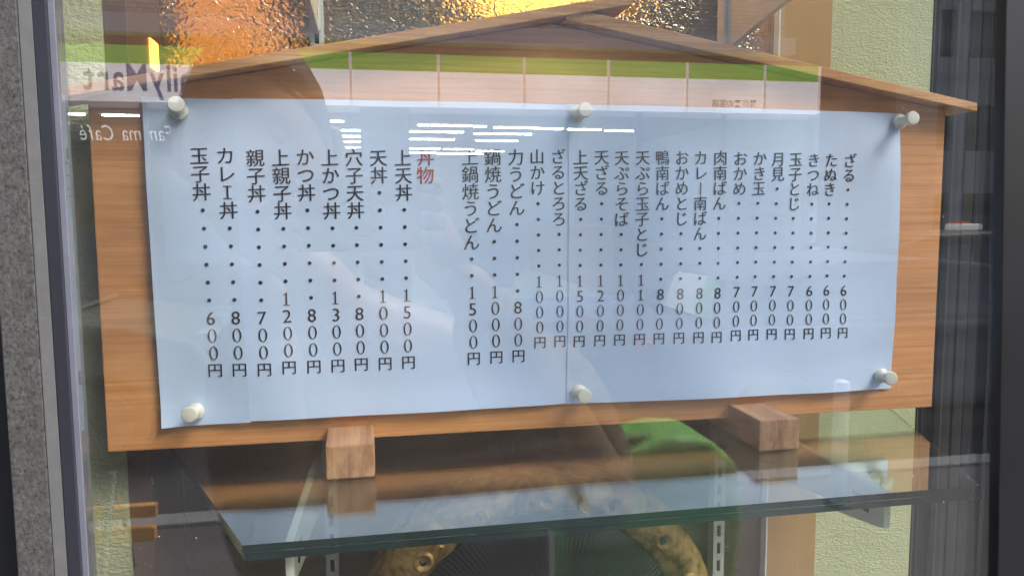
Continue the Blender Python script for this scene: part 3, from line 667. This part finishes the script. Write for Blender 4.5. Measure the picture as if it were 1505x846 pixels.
def car(x, y, L, H, W, paint, label, taxi=False):
    """side-on car, nose towards +x; long axis along x"""
    t = thing('taxi' if taxi else 'parked_car', label, 'taxi' if taxi else 'car', (x, y, 0))
    body = [(-.5, .30), (-.5, .50), (-.485, .62), (-.44, .67), (-.30, .69), (.16, .68), (.36, .63), (.47, .55), (.5, .42), (.495, .25), (-.49, .22)]
    b = MB(); pr = [(x+u*L, v*H) for u, v in body]; b.prism_y(pr, y-W/2, y+W/2)
    b.build('body', paint, t, bevel=.04, smooth=50, seg=3)
    gh = [(-.40, .67), (-.31, .90), (-.22, .985), (-.02, 1.0), (.08, .965), (.24, .68)]
    n = len(gh); wi = W/2-.05; wt = W/2-.20
    vs = []
    for s in (-1, 1):
        for u, v in gh: q = (v-.67)/.33; vs.append((x+u*L, y+s*(wi*(1-q)+wt*q), v*H))
    fs = [tuple(range(n)), tuple(range(2*n-1, n-1, -1))]+[(i, (i+1) % n, (i+1) % n+n, i+n) for i in range(n)]
    MB().add(vs, fs).build('roof', paint, t, bevel=.03, smooth=50)
    gm = simple('car_glass', (.02, .025, .03), .05, .2, 3, coat=1)
    for s in (-1, 1):
        for u0, u1, v0, v1 in [(-.33, -.13, .71, .92), (-.11, .10, .71, .92)]:
            q0, q1 = (v0-.67)/.33, (v1-.67)/.33; ya = y+s*(wi*(1-q0)+wt*q0+.008); yb = y+s*(wi*(1-q1)+wt*q1+.008)
            k0 = .06 if u0 < -.2 else .0; k1 = .06 if u1 > 0 else 0
            q = [(x+u0*L, ya, v0*H), (x+u1*L+k1*L, ya, v0*H), (x+u1*L, yb, v1*H), (x+(u0+k0)*L, yb, v1*H)]
            MB().add(q+[(p[0], p[1]-s*.02, p[2]) for p in q], [(0, 1, 2, 3), (7, 6, 5, 4), (0, 4, 5, 1), (1, 5, 6, 2), (2, 6, 7, 3), (3, 7, 4, 0)]).build('side_window', gm, t)
    for u0, v0, u1, v1, nm in [(.105, .945, .225, .70, 'windscreen'), (-.385, .71, -.315, .88, 'rear_window')]:
        q0, q1 = (v0-.67)/.33, (v1-.67)/.33; h0 = wi*(1-q0)+wt*q0-.06; h1 = wi*(1-q1)+wt*q1-.06; e = .02 if u0 > 0 else -.02
        q = [(x+u0*L+e, y-h0, v0*H), (x+u0*L+e, y+h0, v0*H), (x+u1*L+e, y+h1, v1*H), (x+u1*L+e, y-h1, v1*H)]
        MB().add(q+[(p[0]-e, p[1], p[2]-.01) for p in q], [(0, 1, 2, 3), (7, 6, 5, 4), (0, 4, 5, 1), (1, 5, 6, 2), (2, 6, 7, 3), (3, 7, 4, 0)]).build(nm, gm, t)
    tm = simple('tyre_rubber', (.02, .02, .02), .8); rm = simple('wheel_rim', (.10, .10, .10), .5)
    for u in (-.31, .31):
        for s in (-1, 1):
            c = (x+u*L, y+s*(W/2-.16), .31); wh = MB().lathe([(0, .20), (0, .30), (.03, .31), (.15, .31), (.19, .29), (.19, .20)], c, (0, s, 0), 24).build('wheel', tm, t, smooth=40)
            MB().lathe([(.185, .20), (.20, .19), (.195, .06), (.205, .03)], c, (0, s, 0), 20).build('rim', rm, wh, smooth=40)
    for s in (-1, 1):
        MB().box((x+.465*L, y+s*(W/2-.30)-.12, .50*H), (x+.492*L, y+s*(W/2-.30)+.12, .58*H)).build('headlight', simple('lamp_lens', (.7, .7, .7), .1), t, bevel=.01)
        MB().box((x-.505*L, y+s*(W/2-.22)-.10, .52*H), (x-.485*L, y+s*(W/2-.22)+.10, .62*H)).build('tail_light', simple('tail_lens', (.4, .01, .01), .1), t, bevel=.01)
        if L > 4.5: MB().box((x-.45*L, y+s*W/2-.01, .49*H), (x+.44*L, y+s*W/2+.012*s+.01, .50*H)).build('trim_line', rm, t)
    if taxi:
        tl = MB().box((x-.02*L-.16, y-.08, H+.002), (x-.02*L+.16, y+.08, H+.065)).build('roof_sign', emit('taxi_sign_white', (1, .95, .85), .35), t, bevel=.02)
        MB().box((x-.02*L-.12, y-.05, H+.066), (x-.02*L+.02, y+.05, H+.085)).build('red_lamp', emit('taxi_sign_red', (.8, .03, .02), .3), tl)
car(6.35, -6.9, 4.6, 1.42, 1.7, simple('taxi_black_paint', (.03, .03, .035), .5, .1, 3, spec=.2), 'dark taxi with a lit roof sign mirrored at the far right', True)
car(4.1, -5.2, 4.4, 1.30, 1.7, simple('silver_grey_paint', (.13, .13, .17), .85, .05, 3, spec=.1), 'silver grey car in front of the taxi mirrored at the right')
car(-2.6, -5.9, 3.5, 1.45, 1.5, simple('pale_car_paint', (.20, .21, .16), .8, .05, 3, spec=.1), 'small pale car mirrored faintly at the left of the window')

def barrier():
    t = thing('road_barrier', 'low road barrier with orange rails mirrored at the lower left', 'barrier', (-1.2, -3.06, .12))
    og = simple('orange_paint', (1.0, .42, .08), .5, .1, 8); gr = simple('galvanised', (.35, .35, .35), .5, .1, 20, metal=.6)
    y = -3.064
    for z0, z1, xr in [(.442, .492, -.692), (.345, .400, -.70), (.545, .590, -.95)]:
        MB().box((-1.9, y-.02, z0), (xr, y+.02, z1)).build('rail', og, t, bevel=.004)
    for x in (-1.75, -.86):
        MB().tube([(x, y-.28, .12), (x, y-.03, .62)], .010).tube([(x, y+.22, .12), (x, y-.045, .62)], .014).build('leg', gr, t, smooth=60)
barrier()
def bollard():
    t = thing('bollard', 'slim white bollard mirrored below the right block of the board', 'bollard', (2.53, -3.36, .12))
    MB().lathe([(0, .04), (.62, .04), (.645, .036), (.655, .02)], (2.53, -3.364, .12), (0, 0, 1), 20).build('post', simple('bollard_white', (.75, .75, .72), .4), t, smooth=40)
    MB().lathe([(0, .07), (.012, .07), (.016, .05)], (2.53, -3.364, .12), (0, 0, 1), 20).build('foot', M['jamb'], t, smooth=40)
bollard()

# ================================================================== the photographer, mirrored as a dim outline
def skin_mesh(name, joints, edges, material, parent=None, sub=2, root=0, **props):
    me = bpy.data.meshes.new(name); me.from_pydata([j[0] for j in joints], edges, [])
    o = bpy.data.objects.new(name, me); COL.objects.link(o)
    o.modifiers.new('skin', 'SKIN'); 
    for i, j in enumerate(joints):
        sv = me.skin_vertices[0].data[i]; r = j[1]; sv.radius = r if isinstance(r, tuple) else (r, r); sv.use_root = (i == root)
    sm = o.modifiers.new('sub', 'SUBSURF'); sm.levels = sub; sm.render_levels = sub
    dg = bpy.context.evaluated_depsgraph_get(); m2 = bpy.data.meshes.new_from_object(o.evaluated_get(dg)); m2.name = name
    bpy.data.objects.remove(o); bpy.data.meshes.remove(me)
    for p in m2.polygons: p.use_smooth = True
    m2.materials.clear(); m2.materials.append(material)
    o = bpy.data.objects.new(name, m2); COL.objects.link(o)
    if parent is not None: o.parent = parent; o.location = -parent_loc(parent)
    for k, v in props.items(): o[k] = v
    return o
def person():
    # stands facing the window (+y); feet at z = .12
    X, Y = .205, -.80
    t = thing('person', 'person in a tan jacket holding a camera up to the window, mirrored', 'person', (X, Y, .12))
    skin = simple('skin_tone', (.22, .125, .085), .5, .08, 20); hair = simple('dark_hair', (.012, .010, .009), .5, .3, 90, .6, .003, scale=(3, 3, 1))
    jk = simple('tan_jacket_cloth', (.15, .095, .055), .8, .12, 12, .3, .002); tr = simple('dark_trousers', (.03, .03, .04), .8, .15, 20, .3, .002); sh = simple('shoe_leather', (.05, .035, .03), .5)
    hx, hy, hz = .020, -.745, 1.705
    CX, CY, CZ = .131, -.585, 1.637      # the camera between the hands
    J = [((X, Y, .98), (.165, .11)), ((X, Y, 1.16), (.155, .10)), ((X, Y+.01, 1.33), (.16, .11)), ((X-.03, Y+.02, 1.44), (.10, .08)), ((X-.11, Y+.04, 1.52), (.056, .056)), ((hx, hy-.005, 1.60), (.058, .062)),
         ((X+.165, Y+.01, 1.42), .060), ((.40, Y+.09, 1.27), .052), ((.300, -.655, 1.45), .036), ((.225, CY-.012, 1.585), .026),
         ((X-.165, Y+.01, 1.42), .055), ((.045, Y+.09, 1.22), .045), ((.015, -.665, 1.42), .036), ((.040, CY-.012, 1.585), .026),
         ((X+.09, Y, .88), (.095, .095)), ((X+.10, Y+.01, .55), .062), ((X+.10, Y-.01, .21), .042), ((X+.105, Y+.10, .165), (.045, .035)),
         ((X-.09, Y, .88), (.095, .095)), ((X-.10, Y+.01, .55), .062), ((X-.10, Y-.01, .21), .042), ((X-.105, Y+.10, .165), (.045, .035))]
    E_ = [(0, 1), (1, 2), (2, 3), (3, 4), (4, 5), (3, 6), (6, 7), (7, 8), (8, 9), (3, 10), (10, 11), (11, 12), (12, 13), (0, 14), (14, 15), (15, 16), (16, 17), (0, 18), (18, 19), (19, 20), (20, 21)]
    body = skin_mesh('body', J, E_, skin, t)
    # head
    N, K = 28, 20; vs = []; fs = []
    def hp(a, ph):
        st, ct = math.sin(ph), math.cos(ph)
        rx, ry, rz = .076, .096, .122
        x = rx*st*math.sin(a); y = ry*st*math.cos(a); z = rz*ct
        if z < 0: x *= 1-.30*(-z/rz)**1.5; y *= 1-.12*(-z/rz)**1.3
        f = max(0, math.cos(a))
        if f > 0:
            y += .022*math.exp(-(x/.012)**2-((z+.012)/.022)**2)                     # nose
            y -= .010*(math.exp(-((abs(x)-.031)/.014)**2-((z-.012)/.011)**2))       # eye sockets
            y += .006*math.exp(-(x/.026)**2-((z+.058)/.009)**2)+.006*math.exp(-(x/.022)**2-((z+.098)/.018)**2)
            y += .005*math.exp(-((abs(x)-.030)/.020)**2-((z-.030)/.008)**2)
        return (hx+x, hy+y, hz+z)
    N2, K2 = 64, 48
    for j in range(K2+1):
        for i in range(N2): vs.append(hp(2*math.pi*i/N2, math.pi*(j+.001)/(K2+.002)))
    for j in range(K2):
        for i in range(N2): fs.append((j*N2+i, j*N2+(i+1) % N2, (j+1)*N2+(i+1) % N2, (j+1)*N2+i))
    head = MB().add(vs, fs).build('head', skin, t, smooth=True)
    for s in (-1, 1):
        MB().lathe([(-.010, .002), (-.008, .007), (0, .0105), (.006, .0085), (.009, .003)], (hx+s*.031, hy+.074, hz+.012), (0, 1, 0), 14).build('eye', simple('eye_white_dark', (.12, .09, .08), .2), head, smooth=True)
        MB().tube([(hx+s*.072, hy-.004, hz+.028), (hx+s*.084, hy-.014, hz+.026), (hx+s*.088, hy-.018, hz+.006), (hx+s*.082, hy-.008, hz-.014), (hx+s*.074, hy-.002, hz-.026)], [.006, .010, .010, .008, .005], 10).build('ear', skin, head, smooth=True)
    MB().tube([(hx-.024, hy+.083, hz-.056), (hx, hy+.093, hz-.058), (hx+.024, hy+.083, hz-.056)], [.002, .0055, .002], 8).build('mouth', simple('lip_tone', (.34, .13, .10), .5), head, smooth=True)
    vs = []; fs = []
    for j in range(K2//2+7):
        for i in range(N2):
            a = 2*math.pi*i/N2; ph = math.pi*j/K2*1.0+.001; front = max(0, math.cos(a)); lim = math.pi*(.56-.27*front**.7)
            ph = min(ph, lim); p = Vector(hp(a, ph))-Vector((hx, hy, hz)); k = 1.11+.02*noise.noise(Vector((a*6, ph*5, 0))); k = 1.0+(k-1)*(1 if ph < lim-.12 else .35)
            vs.append((hx+p.x*k, hy+p.y*k, hz+p.z*k))
    for j in range(K2//2+6):
        for i in range(N2): fs.append((j*N2+i, j*N2+(i+1) % N2, (j+1)*N2+(i+1) % N2, (j+1)*N2+i))
    MB().add(vs, fs).build('hair', hair, t, smooth=True)
    # clothes follow the body
    g = lambda r, d: tuple(x+d for x in r) if isinstance(r, tuple) else r+d
    ci = [0, 1, 2, 3, 6, 7, 8, 10, 11, 12]; cj = [(J[i][0], g(J[i][1], .020)) for i in ci]
    cuff = lambda a, b_, f: tuple(a[k]*(1-f)+b_[k]*f for k in range(3))
    cj.append((cuff(J[8][0], J[9][0], .72), .042)); cj.append((cuff(J[12][0], J[13][0], .72), .042)); cj.append(((X+.02, Y, .80), (.25, .15)))
    skin_mesh('jacket', cj, [(0, 1), (1, 2), (2, 3), (3, 4), (4, 5), (5, 6), (6, 10), (3, 7), (7, 8), (8, 9), (9, 11), (0, 12)], jk, t)
    tj = [((X, Y, .96), (.155, .12)), ((X+.09, Y, .86), .108), ((X+.10, Y+.01, .55), .080), ((X+.10, Y-.01, .24), .066), ((X-.09, Y, .86), .108), ((X-.10, Y+.01, .55), .080), ((X-.10, Y-.01, .24), .066)]
    skin_mesh('trousers', tj, [(0, 1), (1, 2), (2, 3), (0, 4), (4, 5), (5, 6)], tr, t)
    for s in (-1, 1):
        skin_mesh('shoe', [((X+s*.10, Y-.06, .165), (.040, .042)), ((X+s*.105, Y+.04, .162), (.045, .038)), ((X+s*.11, Y+.15, .152), (.044, .028))], [(0, 1), (1, 2)], sh, t)
    # hands: palm and five fingers each, closed on the camera's sides
    for s in (-1, 1):
        wx = CX+s*.093; jt = [((wx+s*.001, CY-.014, 1.583), .0230), ((CX+s*.082, CY-.020, 1.612), (.026, .015)), ((CX+s*.073, CY-.022, 1.640), (.026, .013))]
        ed = [(0, 1), (1, 2)]
        skin_mesh('hand', jt, ed, skin, t)
        for k, (dz, ln) in enumerate([(.026, .9), (.009, 1.0), (-.008, .95), (-.024, .8)]):
            z = CZ+dz; f = [((CX+s*.074, CY-.024, z), .0088), ((CX+s*(.0745), CY+.004, z+.002), .0084), ((CX+s*.068, CY+.024*ln, z+.002), .0080), ((CX+s*(.052), CY+.0245*ln, z), .0072)]
            skin_mesh('finger', f, [(0, 1), (1, 2), (2, 3)], skin, t, 2)
        skin_mesh('thumb', [((CX+s*.076, CY-.018, 1.600), .0115), ((CX+s*.062, CY-.030, 1.612), .0100), ((CX+s*.046, CY-.032, 1.628), .0090)], [(0, 1), (1, 2)], skin, t, 2)
    c = thing('compact_camera', 'compact camera held up in both hands, mirrored over the paper', 'camera', (CX, CY, 1.637))
    MB().box((CX-.058, CY-.012, CZ-.034), (CX+.058, CY+.012, CZ+.034)).build('camera_body', simple('camera_grey', (.05, .05, .055), .4, .1, 50), c, bevel=.004)
    MB().lathe([(0, .024), (.012, .023), (.013, .020), (.026, .019), (.027, .012), (.024, .011)], (CX, CY+.012, CZ), (0, 1, 0), 28).build('lens_barrel', M['jamb_black'], c, smooth=40)
    # green shoulder bag at the elbow
    bg_ = thing('shoulder_bag', 'bright green shoulder bag hanging beside the person, mirrored at the lower right', 'bag', (.53, -.87, 1.2))
    gm = simple('green_cloth', (.13, .52, .05), .55, .1, 10, .2, .001)
    prof = [(.405, 1.04), (.635, 1.04), (.650, 1.20), (.640, 1.29), (.60, 1.325), (.545, 1.332), (.47, 1.315), (.425, 1.27), (.402, 1.20)]
    MB().prism_y(prof, -.93, -.80).build('bag_body', gm, bg_, bevel=.02, smooth=60, seg=3)
    MB().tube([(.46, -.865, 1.27), (.47, -.86, 1.33), (.43, -.80, 1.345), (.37, -.72, 1.335), (.395, -.74, 1.30), (.48, -.82, 1.33), (.60, -.865, 1.31)], .007).build('strap', simple('green_strap', (.04, .18, .02), .6), bg_, smooth=True)
person()
